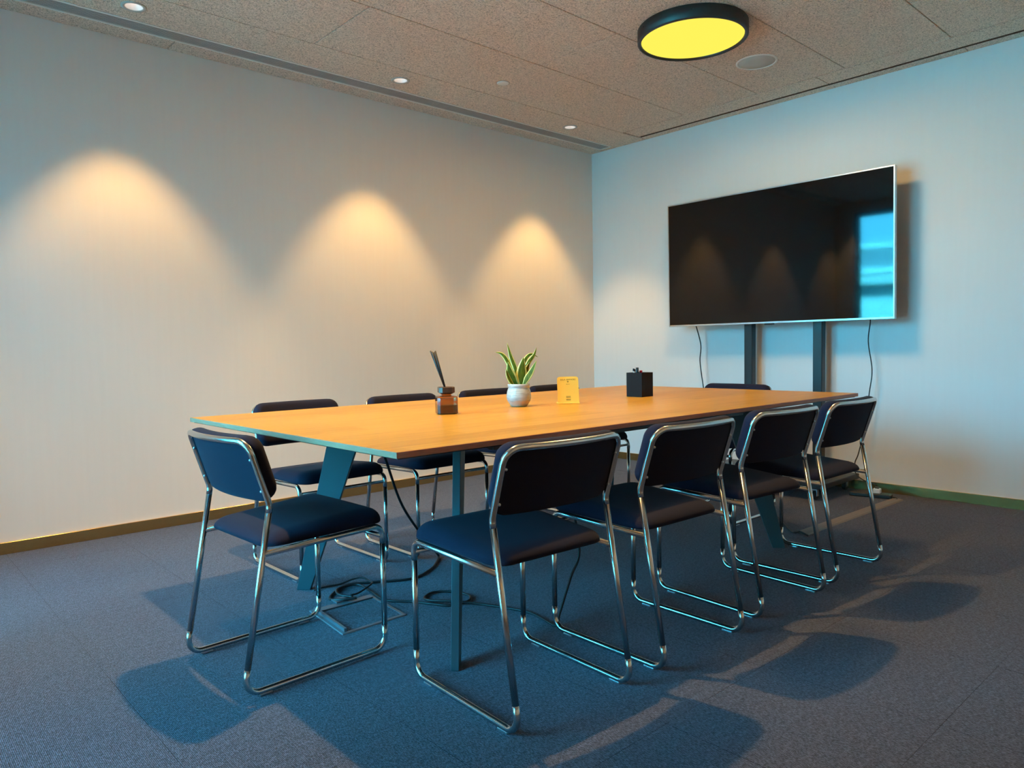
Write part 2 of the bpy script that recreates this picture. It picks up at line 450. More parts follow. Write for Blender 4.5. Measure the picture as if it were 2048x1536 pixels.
# ------------------------------------------------------------------ lamps
def spot(name, loc, power, size, blend, color=WARM, radius=.025, parent=None):
    l = bpy.data.lights.new(name, 'SPOT'); l.energy = power; l.spot_size = R(size); l.spot_blend = blend
    l.color = color; l.shadow_soft_size = radius
    o = bpy.data.objects.new(name, l); COL.objects.link(o); o.location = loc
    if parent: o.parent = parent
    return o
def downlight(x, y, label, power, size, blend, group, r=.042):
    t = tag(empty('downlight', (x, y, HC)), label, 'downlight', group)
    bm = bmesh.new(); lathe(bm, [(r-.002, .03), (r-.001, -.001), (r+.004, -.004), (r+.017, -.003), (r+.018, .004)], 36)
    obj('trim_ring', bm, 'grille_metal', t, True)
    bm = bmesh.new(); lathe(bm, [(r-.001, -.001), (r-.006, .014), (r-.014, .030), (r-.021, .040), (r-.021, .044), (r+.001, .044), (r, -.001)], 36)
    obj('reflector', bm, 'reflector_white', t, True)
    bm = bmesh.new(); lathe(bm, [(0, .036), (.012, .037), (r-.019, .041), (r-.019, .043), (0, .043)], 28)
    obj('lens', bm, 'spot_glow', t, True)
    spot('downlight_beam', (0, 0, -.012), power, size, blend, parent=t)
    return t
GW = 'recessed downlights washing the wall'
downlight(-5.491, -.442, 'small round downlight by the window, first of the row along the spot-lit wall', WASH_W, 75, .50, GW)
downlight(-3.916, -.442, 'small round downlight over the brightest wall glow, above the table end away from the screen', WASH_W, 75, .50, GW)
downlight(-2.341, -.442, 'small round downlight over the middle wall glow', WASH_W, 75, .50, GW)
downlight(-.756, -.442, 'small round downlight over the last wall glow, next to the room corner', WASH_W, 75, .50, GW)
downlight(-3.64, -2.03, 'small round downlight over the table top, out of the picture', TABLE_SPOT_W, 120, 1.0, 'recessed downlights over the table')

for n_, x in zip(('by the window wall', 'midway', 'by the screen wall'), FILL_X):  # added lamps: warm fill for the chrome and the unlit chair and table sides
    d_ = downlight(x, -5.0, 'added fill downlight over the wall behind the camera, '+n_, 90, 60, .8, 'added fill downlights behind the camera')
    for ch in d_.children:
        if ch.type == 'LIGHT': ch.rotation_euler = (R(-16), 0, 0)

def disc_lamp():
    cx, cy = -1.566, -2.108
    t = tag(empty('disc_lamp', (cx, cy, HC)), 'large round ceiling lamp with dark rim and glowing yellow disc', 'ceiling lamp')
    ro, h = .294, .070
    bm = bmesh.new(); lathe(bm, [(.2, 0), (ro-.004, 0), (ro, -.004), (ro, -h+.004), (ro-.004, -h), (ro-.018, -h), (ro-.020, -h+.01), (ro-.021, -.03), (.2, -.03)], 72)
    o = obj('rim', bm, 'lamp_ring', t, True); 
    bm = bmesh.new(); lathe(bm, [(0, -h+.006), (ro-.05, -h+.006), (ro-.021, -h+.010), (ro-.021, -h+.018), (0, -h+.018)], 72)
    obj('diffuser', bm, 'disc_glow', t, True)
    for a in (35, 155, 215, 275):
        bm = bmesh.new(); bmesh.ops.create_uvsphere(bm, u_segments=10, v_segments=6, radius=.004)
        s = obj('screw', bm, 'black_steel', t, True); s.location = (ro*math.cos(R(a)), ro*math.sin(R(a)), -.03)
    l = bpy.data.lights.new('disc_lamp_light', 'AREA'); l.shape = 'DISK'; l.size = .52; l.energy = DISC_W; l.color = WARM
    o = bpy.data.objects.new('disc_lamp_light', l); COL.objects.link(o); o.parent = t; o.location = (0, 0, -h-.004)
disc_lamp()

def ceiling_bits():
    t = tag(empty('ceiling_speaker', (-.842, -2.085, HC)), 'round flush loudspeaker beside the disc lamp', 'speaker')
    bm = bmesh.new(); lathe(bm, [(.108, .02), (.108, -.003), (.113, -.006), (.123, -.004), (.124, .004)], 48); obj('ring', bm, 'off_white', t, True)
    bm = bmesh.new(); lathe(bm, [(0, -.0035), (.05, -.0033), (.1085, -.002), (.1085, .004), (0, .004)], 48); obj('mesh_cover', bm, 'speaker_mesh', t, True)
    t = tag(empty('ceiling_sensor', (-1.803, -.825, HC)), 'small round flush cover plate between the two far downlights', 'sensor')
    bm = bmesh.new(); lathe(bm, [(0, -.005), (.034, -.005), (.040, -.003), (.041, .004), (0, .004)], 32); obj('cover_plate', bm, 'off_white', t, True)
    bm = bmesh.new(); lathe(bm, [(.041, .003), (.044, -.001), (.047, .003)], 32); obj('gap_ring', bm, 'grille_dark', t, True)
ceiling_bits()

# ------------------------------------------------------------------ conference table
TX0, TX1, TY0, TY1, TZ = -4.0412, -1.2755, -2.8847, -1.3911, .74
def table():
    cx, cy = (TX0+TX1)/2, (TY0+TY1)/2
    t = tag(empty('conference_table', (cx, cy, 0)), 'long oak-topped meeting table on slanted teal steel legs', 'table')
    a, b_ = (TX1-TX0)/2, (TY1-TY0)/2
    obj('tabletop', box(bmesh.new(), -a+.003, a-.003, -b_+.003, b_-.003, TZ-.0165, TZ, .0008, 1), 'oak', t)
    for ax in (-1, 1):
        obj('edge_band', box(bmesh.new(), min(ax*a, ax*(a-.003)), max(ax*a, ax*(a-.003)), -b_, b_, TZ-.0165, TZ-.0002, .0006, 1), 'oak_edge', t)
        obj('edge_band', box(bmesh.new(), -a+.003, a-.003, min(ax*b_, ax*(b_-.003)), max(ax*b_, ax*(b_-.003)), TZ-.0165, TZ-.0002, .0006, 1), 'oak_edge', t)
    obj('top_underside', box(bmesh.new(), -a+.012, a-.012, -b_+.012, b_-.012, TZ-.021, TZ-.0165), 'black_steel', t)
    # blade legs: each lies in the vertical plane through the diagonal of its corner
    for ox, oy in ((-3.694, -1.578), (-3.706, -2.668), (-1.697, -2.709), (-1.668, -1.578)):
        dx, dy = (1 if ox < cx else -1)/2**.5, (1 if oy < cy else -1)/2**.5      # inward
        ix, iy = -dy, dx
        zt = TZ-.021; th = .013
        prof = [(0, 0), (.058, 0), (.058+.415*zt*.86, zt), (.24*zt, zt)]
        bm = bmesh.new()
        A = [bm.verts.new((ox-cx+dx*s-ix*th, oy-cy+dy*s-iy*th, z)) for s, z in prof]
        B = [bm.verts.new((ox-cx+dx*s+ix*th, oy-cy+dy*s+iy*th, z)) for s, z in prof]
        fs = [bm.faces.new(A), bm.faces.new(B[::-1])]+[bm.faces.new((A[i], B[i], B[(i+1) % 4], A[(i+1) % 4])) for i in range(4)]
        bmesh.ops.recalc_face_normals(bm, faces=fs)
        bmesh.ops.bevel(bm, geom=list(bm.edges), offset=.0015, segments=1, affect='EDGES')
        obj('leg', bm, 'teal_steel', t)
    for y in (-.43, .43): obj('beam', box(bmesh.new(), -.80, .80, y-.015, y+.015, .655, TZ-.021, .002, 1), 'grey_steel', t)
    for x in (-.80, .80): obj('crossbeam', box(bmesh.new(), x-.02, x+.02, -.445, .445, .665, TZ-.021, .002, 1), 'grey_steel', t)
    tr = obj('cable_tray', box(bmesh.new(), -.62, .72, -.20, .20, .620, .660, .004, 1), 'black_steel', t)
    for x in (-.45, 0, .5):
        obj('tray_bracket', box(bmesh.new(), x-.015, x+.015, -.19, -.17, .655, TZ-.021), 'aluminium', tr)
        obj('tray_bracket', box(bmesh.new(), x-.015, x+.015, .17, .19, .655, TZ-.021), 'aluminium', tr)
table()

# ------------------------------------------------------------------ chairs
def build_chair():
    t = empty('conference_chair')
    hw, F, B, Ky, Kz, Ty, Tz, Sz = .2137, .2157, -.2682, -.1719, .5519, -.2329, .7445, .4236
    tr, lo = .0095, .0135
    leg_dir = (Vector((0, Ky, Kz))-Vector((0, B, lo))).normalized()
    jz = .412; k = (jz-lo)/(Kz-lo); jy = B+(Ky-B)*k
    def P(sg, y, z): return Vector((sg*hw, y, z))
    glide_bm = bmesh.new(); box(glide_bm, -.006, .006, -.02, .02, -.0135, -.007, .0015, 1)
    gme = None
    for sg in (-1, 1):
        rear0 = Vector((sg*hw, B, lo))+leg_dir*.075
        bm = bmesh.new(); tube(bm, [P(sg, Ky, Kz)-leg_dir*.022, rear0], tr, 12); obj('leg', bm, 'chrome', t, True)
        bm = bmesh.new(); tube(bm, fillet([rear0, P(sg, B, lo), P(sg, F, lo), P(sg, F, lo+.075)], [.042, .042], 8), tr, 12)
        rn = obj('runner', bm, 'chrome', t, True)
        bm = bmesh.new(); tube(bm, [P(sg, F, lo+.075), P(sg, F, Sz-.06)], tr, 12); obj('leg', bm, 'chrome', t, True)
        bm = bmesh.new(); tube(bm, fillet([P(sg, F, Sz-.06), P(sg, F, Sz), P(sg, jy, jz)], [.034], 8), tr, 12); obj('seat_rail', bm, 'chrome', t, True)
        for y in (B+.065, F-.065):
            if gme is None:
                g = obj('glide', glide_bm, 'aluminium', rn); gme = g
            else:
                g = gme.copy(); COL.objects.link(g); g.parent = rn
            g.location = (sg*hw, y, lo)
    # back hoop
    d = leg_dir*.022
    flat = [(-hw, 0), (-hw, 1), (hw, 1), (hw, 0)]
    lean = Vector((0, Ty-Ky, Tz-Kz)); Ls = lean.length; lean.normalize()
    pts2 = fillet([Vector((-hw, 0, 0)), Vector((-hw, Ls, 0)), Vector((hw, Ls, 0)), Vector((hw, 0, 0))], [.043, .043], 9)
    # subdivide top bar so that it can bow
    q = []
    for a, b_ in zip(pts2, pts2[1:]):
        n = 10 if (b_-a).length > .25 else 1
        for i in range(n): q.append(a+(b_-a)*i/n)
    q.append(pts2[-1])
    BULGE = .030
    def back(u, s, d_):   # d_ forward of the hoop line
        nrm = Vector((0, lean.z, -lean.y))
        p = Vector((u, Ky, Kz))+lean*s+nrm*d_
        p.y -= BULGE*(1-(u/hw)**2)
        return p
    path = [back(p.x, p.y, 0) for p in q]
    path = [path[0]-d]+path+[path[-1]-d]
    path = [path[0]]+[path[1]-d*.35, path[1]+lean*.008]+path[2:-2]+[path[-2]+lean*.008, path[-2]-d*.35]+[path[-1]]
    bm = bmesh.new(); tube(bm, path, tr, 12); hoop = obj('back_hoop', bm, 'chrome', t, True)
    for sg in (-1, 1):
        for s in (.045, .145):
            bm = bmesh.new(); bmesh.ops.create_uvsphere(bm, u_segments=10, v_segments=6, radius=.0042)
            o = obj('bolt', bm, 'aluminium', hoop, True); o.location = back(sg*(hw-.009), s, -.004)
    h = .206; c = .107
    bm = bmesh.new(); pad(bm, 2*hw+.008, h, .048, .046, .030, lambda u, v, d_: back(max(-hw, min(hw, u))+0*(u), v+c, d_+.004)+Vector((u-max(-hw, min(hw, u)), 0, 0)), .004)
    obj('backrest', bm, 'navy_cloth', t, True)
    # seat
    y0, y1 = jy+.012, F+.018
    cyy, hh = (y0+y1)/2, (y1-y0)
    def sf(u, v, d_):
        y = cyy+v; tt = (y-y0)/hh; f = max(0, (y-(y1-.09))/.09); f = f*f
        z = jz+.010+(y-jy)/(F-jy)*(Sz-jz)+d_*(.74+.42*tt) - f*.006
        wtap = 1-.055*max(0, min(1, (y1-.1-y)/(hh-.1)))
        return Vector((u*wtap, y, z))
    bm = bmesh.new(); pad(bm, 2*hw+.012, hh, .044, .058, .056, sf, .005, t0=.007)
    obj('seat', bm, 'navy_cloth', t, True)
    bm = bmesh.new(); tube(bm, [P(-1, F-.004, Sz-.035), P(1, F-.004, Sz-.035)], .0075, 10); obj('stretcher', bm, 'chrome', t, True)
    return t
GC = 'navy sled-base chairs around the table'
proto = build_chair(); tag(proto, 'navy chair at the table end away from the screen, its back lit blue', 'chair', GC)
proto.location = (-3.9988, -2.1758, 0); proto.rotation_euler = (0, 0, R(-87.86))
for x, y, a, lab in (
    (-3.6106, -2.8457, -2.78, 'navy chair on the open-carpet side, fourth along from the screen wall, a cable beyond it'),
    (-3.0396, -2.8763, -1.63, 'navy chair on the open-carpet side, third along from the screen wall'),
    (-2.4301, -2.8780, -4.15, 'navy chair on the open-carpet side, second along from the screen wall'),
    (-1.8770, -2.8863, -.87, 'navy chair on the open-carpet side, first from the screen wall beside the floor strip'),
    (-3.444, -1.326, 180.8, 'navy chair between table and spot-lit wall, fourth along from the screen wall'),
    (-2.874, -1.385, 179.8, 'navy chair between table and spot-lit wall, third along, behind the reed diffuser'),
    (-2.275, -1.385, 180, 'navy chair between table and spot-lit wall, second along, behind the potted plant'),
    (-1.715, -1.375, 180, 'navy chair between table and spot-lit wall, first from the corner, behind the gold stand'),
    (-1.315, -2.100, 90, 'navy chair at the table end in front of the screen stand')):
    copy_thing(proto, (x, y, 0), R(a), lab)

# ------------------------------------------------------------------ screen and stand
TVX = -.22
def screen():
    y0, y1, z0, z1 = -2.6636, -.9855, 1.1396, 2.0862
    cy, cz = (y0+y1)/2, (z0+z1)/2; hw, hh = (y1-y0)/2, (z1-z0)/2
    t = tag(empty('wall_screen', (TVX, cy, cz)), 'large dark flat television with thin silver edge', 'television')
    t.rotation_euler = (0, R(-.8), R(.55))
    b = .0085
    bm = bmesh.new()
    box(bm, -.004, .03, -hw, -hw+b, -hh, hh, .001, 1); box(bm, -.004, .03, hw-b, hw, -hh, hh, .001, 1)
    box(bm, -.004, .03, -hw+b, hw-b, hh-b, hh, .001, 1); box(bm, -.004, .03, -hw+b, hw-b, -hh, -hh+.013, .001, 1)
    obj('bezel', bm, 'aluminium', t)
    obj('display', box(bmesh.new(), 0, .012, -hw+b, hw-b, -hh+.013, hh-b), 'screen_glass', t)
    bk = obj('back_shell', box(bmesh.new(), .012, .048, -hw+.03, hw-.03, -hh+.03, hh-.03, .008, 2), 'black_plastic', t)
    obj('sensor_bar', box(bmesh.new(), .0, .018, -.035, .035, -hh-.009, -hh-.0002, .002, 1), 'black_plastic', t)
    # stand
    py = (-1.628, -2.146); px = -.122
    s = tag(empty('screen_stand', (px, -1.89, 0)), 'black two-post floor stand on a low base carrying the television', 'stand')
    for y in py:
        obj('post', box(bmesh.new(), -.028, .028, y+1.89-.032, y+1.89+.032, .10, 1.95, .003, 1), 'black_steel', s)
        obj('mount_bracket', box(bmesh.new(), -.034, -.028, y+1.89-.02, y+1.89+.02, 1.30, 1.90), 'black_steel', s)
    obj('base_shelf', box(bmesh.new(), -.46, .10, -.49, .49, .075, .112, .006, 2), 'black_steel', s)
    for x in (-.40, .04):
        for y in (-.42, .42):
            w = bmesh.new(); bmesh.ops.create_cone(w, cap_ends=True, segments=24, radius1=.026, radius2=.026, depth=.022,
                                                   matrix=Matrix.Translation((0, 0, .026)) @ Matrix.Rotation(R(90), 4, 'X'))
            c = obj('caster', w, 'black_rubber', s, False, (x, y, 0))
            f = bmesh.new(); box(f, -.012, .012, -.017, -.0125, .022, .076); box(f, -.012, .012, .0125, .017, .022, .076); box(f, -.012, .012, -.0125, .0125, .06, .076)
            obj('caster_fork', f, 'aluminium', c)
screen()

def cord(name, label, pts, r, mat='black_rubber', sub=8):
    bm = bmesh.new(); tube(bm, spline(pts, sub), r, 8)
    return tag(obj(name, bm, mat, None, True), label, 'cable')
X_ = -.085
cord('signal_cable', 'thin black cable hanging from the screen behind the empty end chair', [(-.15, -1.16, 1.20), (X_-.03, -1.165, 1.132), (X_, -1.184, .994), (X_, -1.176, .876), (X_, -1.19, .76), (X_, -1.206, .661), (X_, -1.24, .4), (X_, -1.26, .12), (-.06, -1.27, .01)], .0042)
c = cord('power_cable', 'thin black cable hanging from the screen down to the white plug', [(-.15, -2.48, 1.22), (X_-.03, -2.481, 1.139), (X_, -2.457, 1.0), (X_, -2.482, .812), (X_, -2.466, .664), (X_, -2.44, .45), (X_, -2.40, .26), (X_, -2.376, .19), (X_-.01, -2.385, .124), (X_-.03, -2.44, .087), (-.15, -2.505, .082), (-.185, -2.545, .080), (-.198, -2.556, .066)], .0036)

def power_bits():
    t = tag(empty('power_strip', (-.215, -2.53, 0), R(-80)), 'black power strip lying on the carpet by the brass skirting', 'power strip')
    obj('housing', box(bmesh.new(), -.125, .125, -.026, .026, .001, .026, .005, 2), 'black_plastic', t)
    obj('socket_row', box(bmesh.new(), -.11, .11, -.016, .016, .026, .0275, .001, 1), 'black_steel', t)
    p = tag(empty('plug_adapter', (-.204, -2.566, .0278), R(-80)), 'white plug standing in the black power strip', 'plug')
    obj('plug_body', box(bmesh.new(), -.022, .022, -.020, .020, 0, .030, .004, 2), 'white_plastic', p)
    obj('plug_cap', box(bmesh.new(), -.013, .013, -.012, .012, .030, .040, .003, 1), 'black_plastic', p)
    cord('strip_lead', 'short black lead running from the power strip under the floor strip', [(-.195, -2.655, .013), (-.19, -2.675, .010), (-.21, -2.69, .006), (-.25, -2.69, .0045)], .0045)
    # cable cover strip on the carpet
    bm = bmesh.new()
    pr = [(-2.700, 0), (-2.692, .006), (-2.672, .009), (-2.652, .009), (-2.632, .006), (-2.622, 0)]
    A = [bm.verts.new((-1.40, y+.012, z)) for y, z in pr]; B_ = [bm.verts.new((-.19, y-.022, z)) for y, z in pr]
    fs = [bm.faces.new(A), bm.faces.new(B_[::-1])]+[bm.faces.new((A[i], B_[i], B_[(i+1) % 6], A[(i+1) % 6])) for i in range(6)]
    bmesh.ops.recalc_face_normals(bm, faces=fs)
    tag(obj('cable_cover', bm, 'cable_cover'), 'flat grey-brown cable cover strip across the dark carpet', 'cable cover')
    cord('cover_cable', 'black cable coming out of the end of the grey-brown cover strip', [(-1.10, -2.33, .006), (-1.208, -2.44, .006), (-1.298, -2.513, .006), (-1.40, -2.596, .006), (-1.430, -2.630, .010), (-1.405, -2.640, .012), (-1.418, -2.667, .011), (-1.429, -2.699, .006)], .0050)
power_bits()

# ------------------------------------------------------------------ floor box and cables under the table
def under_table():
    t = tag(empty('floor_box', (-3.664, -2.011, 0), 0), 'square grey metal floor box lid in the carpet under the table', 'floor box')
    P = [(-3.811, -2.164), (-3.540, -2.160), (-3.515, -1.862), (-3.784, -1.858)]
    P = [Vector((x+3.664, y+2.011, 0)) for x, y in P]
    bm = bmesh.new(); ctr = sum(P, Vector())/4
    I = [p+(ctr-p)*.10 for p in P]
    z = .004
    Ob = [bm.verts.new(p) for p in P]; Ot = [bm.verts.new(p+(ctr-p)*.012+Vector((0, 0, z))) for p in P]; It = [bm.verts.new(p+Vector((0, 0, z))) for p in I]; Ib = [bm.verts.new(p) for p in I]
    fs = []
    for a, b_ in ((Ob, Ot), (Ot, It), (It, Ib)):
        for i in range(4): fs.append(bm.faces.new((a[i], a[(i+1) % 4], b_[(i+1) % 4], b_[i])))
    bmesh.ops.recalc_face_normals(bm, faces=fs); obj('frame', bm, 'floor_box_metal', t)
    # hinged lid edge standing slightly proud on the window side, cable flap on the far side
    def bar(name, a, b_, w, z0, z1, mat='floor_box_metal'):
        d = (b_-a).normalized(); n = Vector((-d.y, d.x, 0))*w
        bm = bmesh.new(); q = [a, b_, b_+n, a+n]
        A = [bm.verts.new(v+Vector((0, 0, z0))) for v in q]; B = [bm.verts.new(v+Vector((0, 0, z1))) for v in q]
        fs = [bm.faces.new(A[::-1]), bm.faces.new(B)]+[bm.faces.new((A[i], A[(i+1) % 4], B[(i+1) % 4], B[i])) for i in range(4)]
        bmesh.ops.recalc_face_normals(bm, faces=fs); return obj(name, bm, mat, t)
    bar('lid_edge', I[3], I[0], .010, .004, .016); bar('lid_edge', I[2], I[3], .030, .003, .007)
    m_ = I[3].lerp(I[2], .62); bar('cable_flap', m_, I[3].lerp(I[2], .40), -.045, .007, .013)
    bm = bmesh.new(); A = [bm.verts.new(p+Vector((0, 0, .0015))) for p in I]; B = [bm.verts.new(p+Vector((0, 0, .0005))) for p in I]
    fs = [bm.faces.new(A), bm.faces.new(B[::-1])]+[bm.faces.new((A[i], B[i], B[(i+1) % 4], A[(i+1) % 4])) for i in range(4)]
    bmesh.ops.recalc_face_normals(bm, faces=fs); obj('carpet_inlay', bm, 'carpet', t)
    z = .006
    cord('floor_cable', 'black cable dropping from the table and looping beside the floor box', [(-3.70, -2.21, .70), (-3.57, -2.08, .60), (-3.40, -1.94, .36), (-3.12, -1.72, .11), (-3.005, -1.64, .014), (-3.06, -1.70, z), (-3.152, -1.775, z), (-3.282, -1.822, z), (-3.42, -1.75, z), (-3.517, -1.702, z), (-3.60, -1.735, z), (-3.665, -1.80, z), (-3.655, -1.86, .014), (-3.60, -1.90, .018)], .0055)
    cord('coiled_cable', 'black cable with one round coil on the carpet around the table leg', [(-3.60, -1.87, .014), (-3.625, -1.80, .014), (-3.59, -1.735, .014), (-3.50, -1.735, .010), (-3.50, -1.84, z), (-3.515, -1.973, z), (-3.448, -2.065, z), (-3.41, -2.14, z), (-3.367, -2.205, z), (-3.285, -2.215, z), (-3.245, -2.165, z), (-3.263, -2.084, z), (-3.325, -2.035, z), (-3.388, -2.062, z), (-3.40, -2.12, .012), (-3.35, -2.20, .016), (-3.27, -2.29, z), (-3.205, -2.475, z), (-3.228, -2.64, z), (-3.195, -2.625, .035), (-3.126, -2.62, .157), (-3.079, -2.62, .245), (-3.10, -2.60, .441), (-3.125, -2.575, .58), (-3.13, -2.568, .654)], .0050)
    cord('data_cable', 'thin dark cable lying in a short arc next to the floor box flap', [(-3.66, -1.66, z), (-3.60, -1.655, z), (-3.54, -1.665, z), (-3.49, -1.675, .016), (-3.455, -1.70, .022), (-3.45, -1.75, .016), (-3.47, -1.80, .022), (-3.55, -1.835, .012), (-3.595, -1.845, .014)], .0038)
under_table()

# ------------------------------------------------------------------ objects on the table
def reed_diffuser():
    t = tag(empty('reed_diffuser', (-3.292, -2.108, TZ), R(62)), 'brown glass reed diffuser with black sticks on the table', 'diffuser')
    def octo(a, c): return [(a, -a+c), (a, a-c), (a-c, a), (-a+c, a), (-a, a-c), (-a, -a+c), (-a+c, -a), (a-c, -a)]
    def stack(levels, mat, name, parent, smooth=False):
        bm = bmesh.new(); rings = [[bm.verts.new((x, y, z)) for x, y in octo(a, c)] for a, c, z in levels]
        fs = [bm.faces.new(rings[0][::-1]), bm.faces.new(rings[-1])]
        for A, B in zip(rings, rings[1:]):
            for i in range(8): fs.append(bm.faces.new((A[i], A[(i+1) % 8], B[(i+1) % 8], B[i])))
        bmesh.ops.recalc_face_normals(bm, faces=fs); return obj(name, bm, mat, parent)
    a = .0405
    bt = stack([(a-.004, .010, 0), (a, .010, .004), (a, .010, .066), (a-.003, .010, .071), (.019, .006, .0735), (.016, .006, .079)], 'brown_glass', 'bottle', t)
    stack([(a-.006, .009, .006), (a-.005, .009, .036)], 'perfume', 'liquid', bt)
    obj('print_line', box(bmesh.new(), a+.0002, a+.0006, -.018, .018, .010, .014), 'off_white', bt)
    stack([(.020, .008, .0792), (.0315, .012, .086), (.0315, .012, .106), (.030, .012, .108)], 'dark_wood', 'stopper', t)
    rz = -R(62)
    for i, (dx, dy) in enumerate(((-.053, .0), (-.048, .006), (-.041, .002), (-.036, -.004), (-.037, .007))):
        # lean away to the window side in world axes
        w = Vector((dx*.74-dy*.6, dx*-.67-dy*.74, 0)); w.rotate(Matrix.Rotation(rz, 3, 'Z'))
        s0 = w*.12
        bm = bmesh.new(); tube(bm, [(s0.x*.6, s0.y*.6, .100), (s0.x+w.x, s0.y+w.y, .100+.152-.003*(i % 3))], .0030, 8)
        obj('reed', bm, 'reed_black', t, True)
reed_diffuser()

def potted_plant():
    t = tag(empty('potted_plant', (-2.872, -2.081, TZ)), 'small variegated snake plant in a white glazed pot on the table', 'plant')
    bm = bmesh.new()
    lathe(bm, [(0, .010), (.034, .010), (.0485, .0235), (.0535, .034), (.0545, .046), (.0522, .064), (.0475, .079), (.0455, .083), (.0475, .086), (.0485, .092), (.0482, .099), (.0462, .1005), (.0435, .099), (.0432, .085), (.0465, .06), (.030, .014), (0, .014)], 56)
    po = obj('pot', bm, 'glaze', t, True)
    # unglazed foot with a wavy glaze line
    bm = bmesh.new(); n = 56; prof = []
    rings = []
    for k in range(4):
        rings.append([])
        for i in range(n):
            a = 2*math.pi*i/n; ztop = .0265+.0022*math.sin(7*a)+.0012*math.sin(3*a+1)
            z = [0, .004, .012, ztop][k]; r = [.031, .0365, .0415, 0][k] if k < 3 else .0496+(ztop-.0235)*.5
            rings[-1].append(bm.verts.new((r*math.cos(a), r*math.sin(a), z)))
    fs = [bm.faces.new(rings[0][::-1])]
    for A, B in zip(rings, rings[1:]):
        for i in range(n): fs.append(bm.faces.new((A[i], A[(i+1) % n], B[(i+1) % n], B[i])))
    bmesh.ops.recalc_face_normals(bm, faces=fs); obj('foot', bm, 'biscuit_clay', po, True)
    bm = bmesh.new(); lathe(bm, [(0, .094), (.02, .0935), (.0440, .092), (.0440, .088), (0, .088)], 32); obj('soil', bm, 'soil', t, True)
    rv = Vector((.739, -.673, 0)); fv = Vector((.673, .739, 0))
    px = 1/463
    def leaf(pts, w, depth, lean=.0, turn=0):
        """centre line given as (sideways, up) in metres, depth towards the back, w = half width"""
        C = spline([rv*a+fv*(depth[0]+(depth[1]-depth[0])*i/(len(pts)-1))+Vector((0, 0, z)) for i, (a, z) in enumerate(pts)], 5)
        n = len(C); bm = bmesh.new(); rows = []
        for i, c_ in enumerate(C):
            s = i/(n-1); T = (C[min(i+1, n-1)]-C[max(i-1, 0)]).normalized()
            side = T.cross(fv); side = (side.normalized()*math.cos(turn)+fv*math.sin(turn)); nn = side.cross(T).normalized()
            ww = w*(min(1, .35+1.9*s) if s < .35 else 1)*max(.02, (1-max(0, (s-.45)/.55)**1.8))
            row = []
            for u in (-1, -.66, -.3, 0, .3, .66, 1):
                row.append((c_+side*u*ww-nn*(-.22*ww*u*u), nn))
            rows.append(row)
        th = .0009
        F = [[bm.verts.new(p+nn*th) for p, nn in r] for r in rows]; Bk = [[bm.verts.new(p-nn*th) for p, nn in r] for r in rows]
        fs = []
        for i in range(n-1):
            for k in range(6):
                mi = 1 if k in (0, 5) else 0
                f1 = bm.faces.new((F[i][k], F[i][k+1], F[i+1][k+1], F[i+1][k])); f2 = bm.faces.new((Bk[i][k], Bk[i+1][k], Bk[i+1][k+1], Bk[i][k+1]))
                f1.material_index = f2.material_index = mi; fs += [f1, f2]
            for k in (0, 6):
                f1 = bm.faces.new((F[i][k], F[i+1][k], Bk[i+1][k], Bk[i][k])); f1.material_index = 1; fs.append(f1)
        for i in (0, n-1):
            f1 = bm.faces.new(F[i]+Bk[i][::-1]); f1.material_index = 1; fs.append(f1)
        bmesh.ops.recalc_face_normals(bm, faces=fs)
        obj('leaf', bm, ['leaf_green', 'leaf_margin'], t, True)
    def q(l): return [((x-1037)*px, (770-y)*px+.094) for x, y in l]
    leaf(q([(1036, 771), (1031, 738), (1022, 712), (1014.5, 683)]), .0105, (.012, .02))
    leaf(q([(1033, 771), (1026, 748), (1014, 720), (1003, 706), (990, 702)]), .0105, (.010, .03))
    leaf(q([(1034, 771), (1026, 757), (1019, 740), (1016, 722)]), .0195, (-.012, -.035), turn=.35)
    leaf(q([(1028, 771), (1021, 762), (1015, 749), (1011.5, 736)]), .0095, (-.020, -.03), turn=-.5)
    leaf(q([(1042, 771), (1043, 752), (1044, 735), (1047.5, 713)]), .0240, (-.014, -.022))
    leaf(q([(1046, 771), (1053, 757), (1063, 741), (1073.5, 720)]), .0150, (-.022, -.04), turn=.5)
    leaf(q([(1045, 771), (1051, 743), (1059, 723), (1069, 710), (1075, 694)]), .0105, (.015, .025))
    leaf(q([(1042, 771), (1046, 735), (1053, 716), (1064, 707.5), (1078.5, 714)]), .0085, (.02, .05))
    leaf(q([(1035, 771), (1028, 745), (1023, 728), (1018.5, 711)]), .0120, (.018, .035), turn=.3)
    leaf(q([(1047, 771), (1051, 750), (1055, 737), (1060, 723)]), .0125, (.005, .01), turn=-.4)
potted_plant()

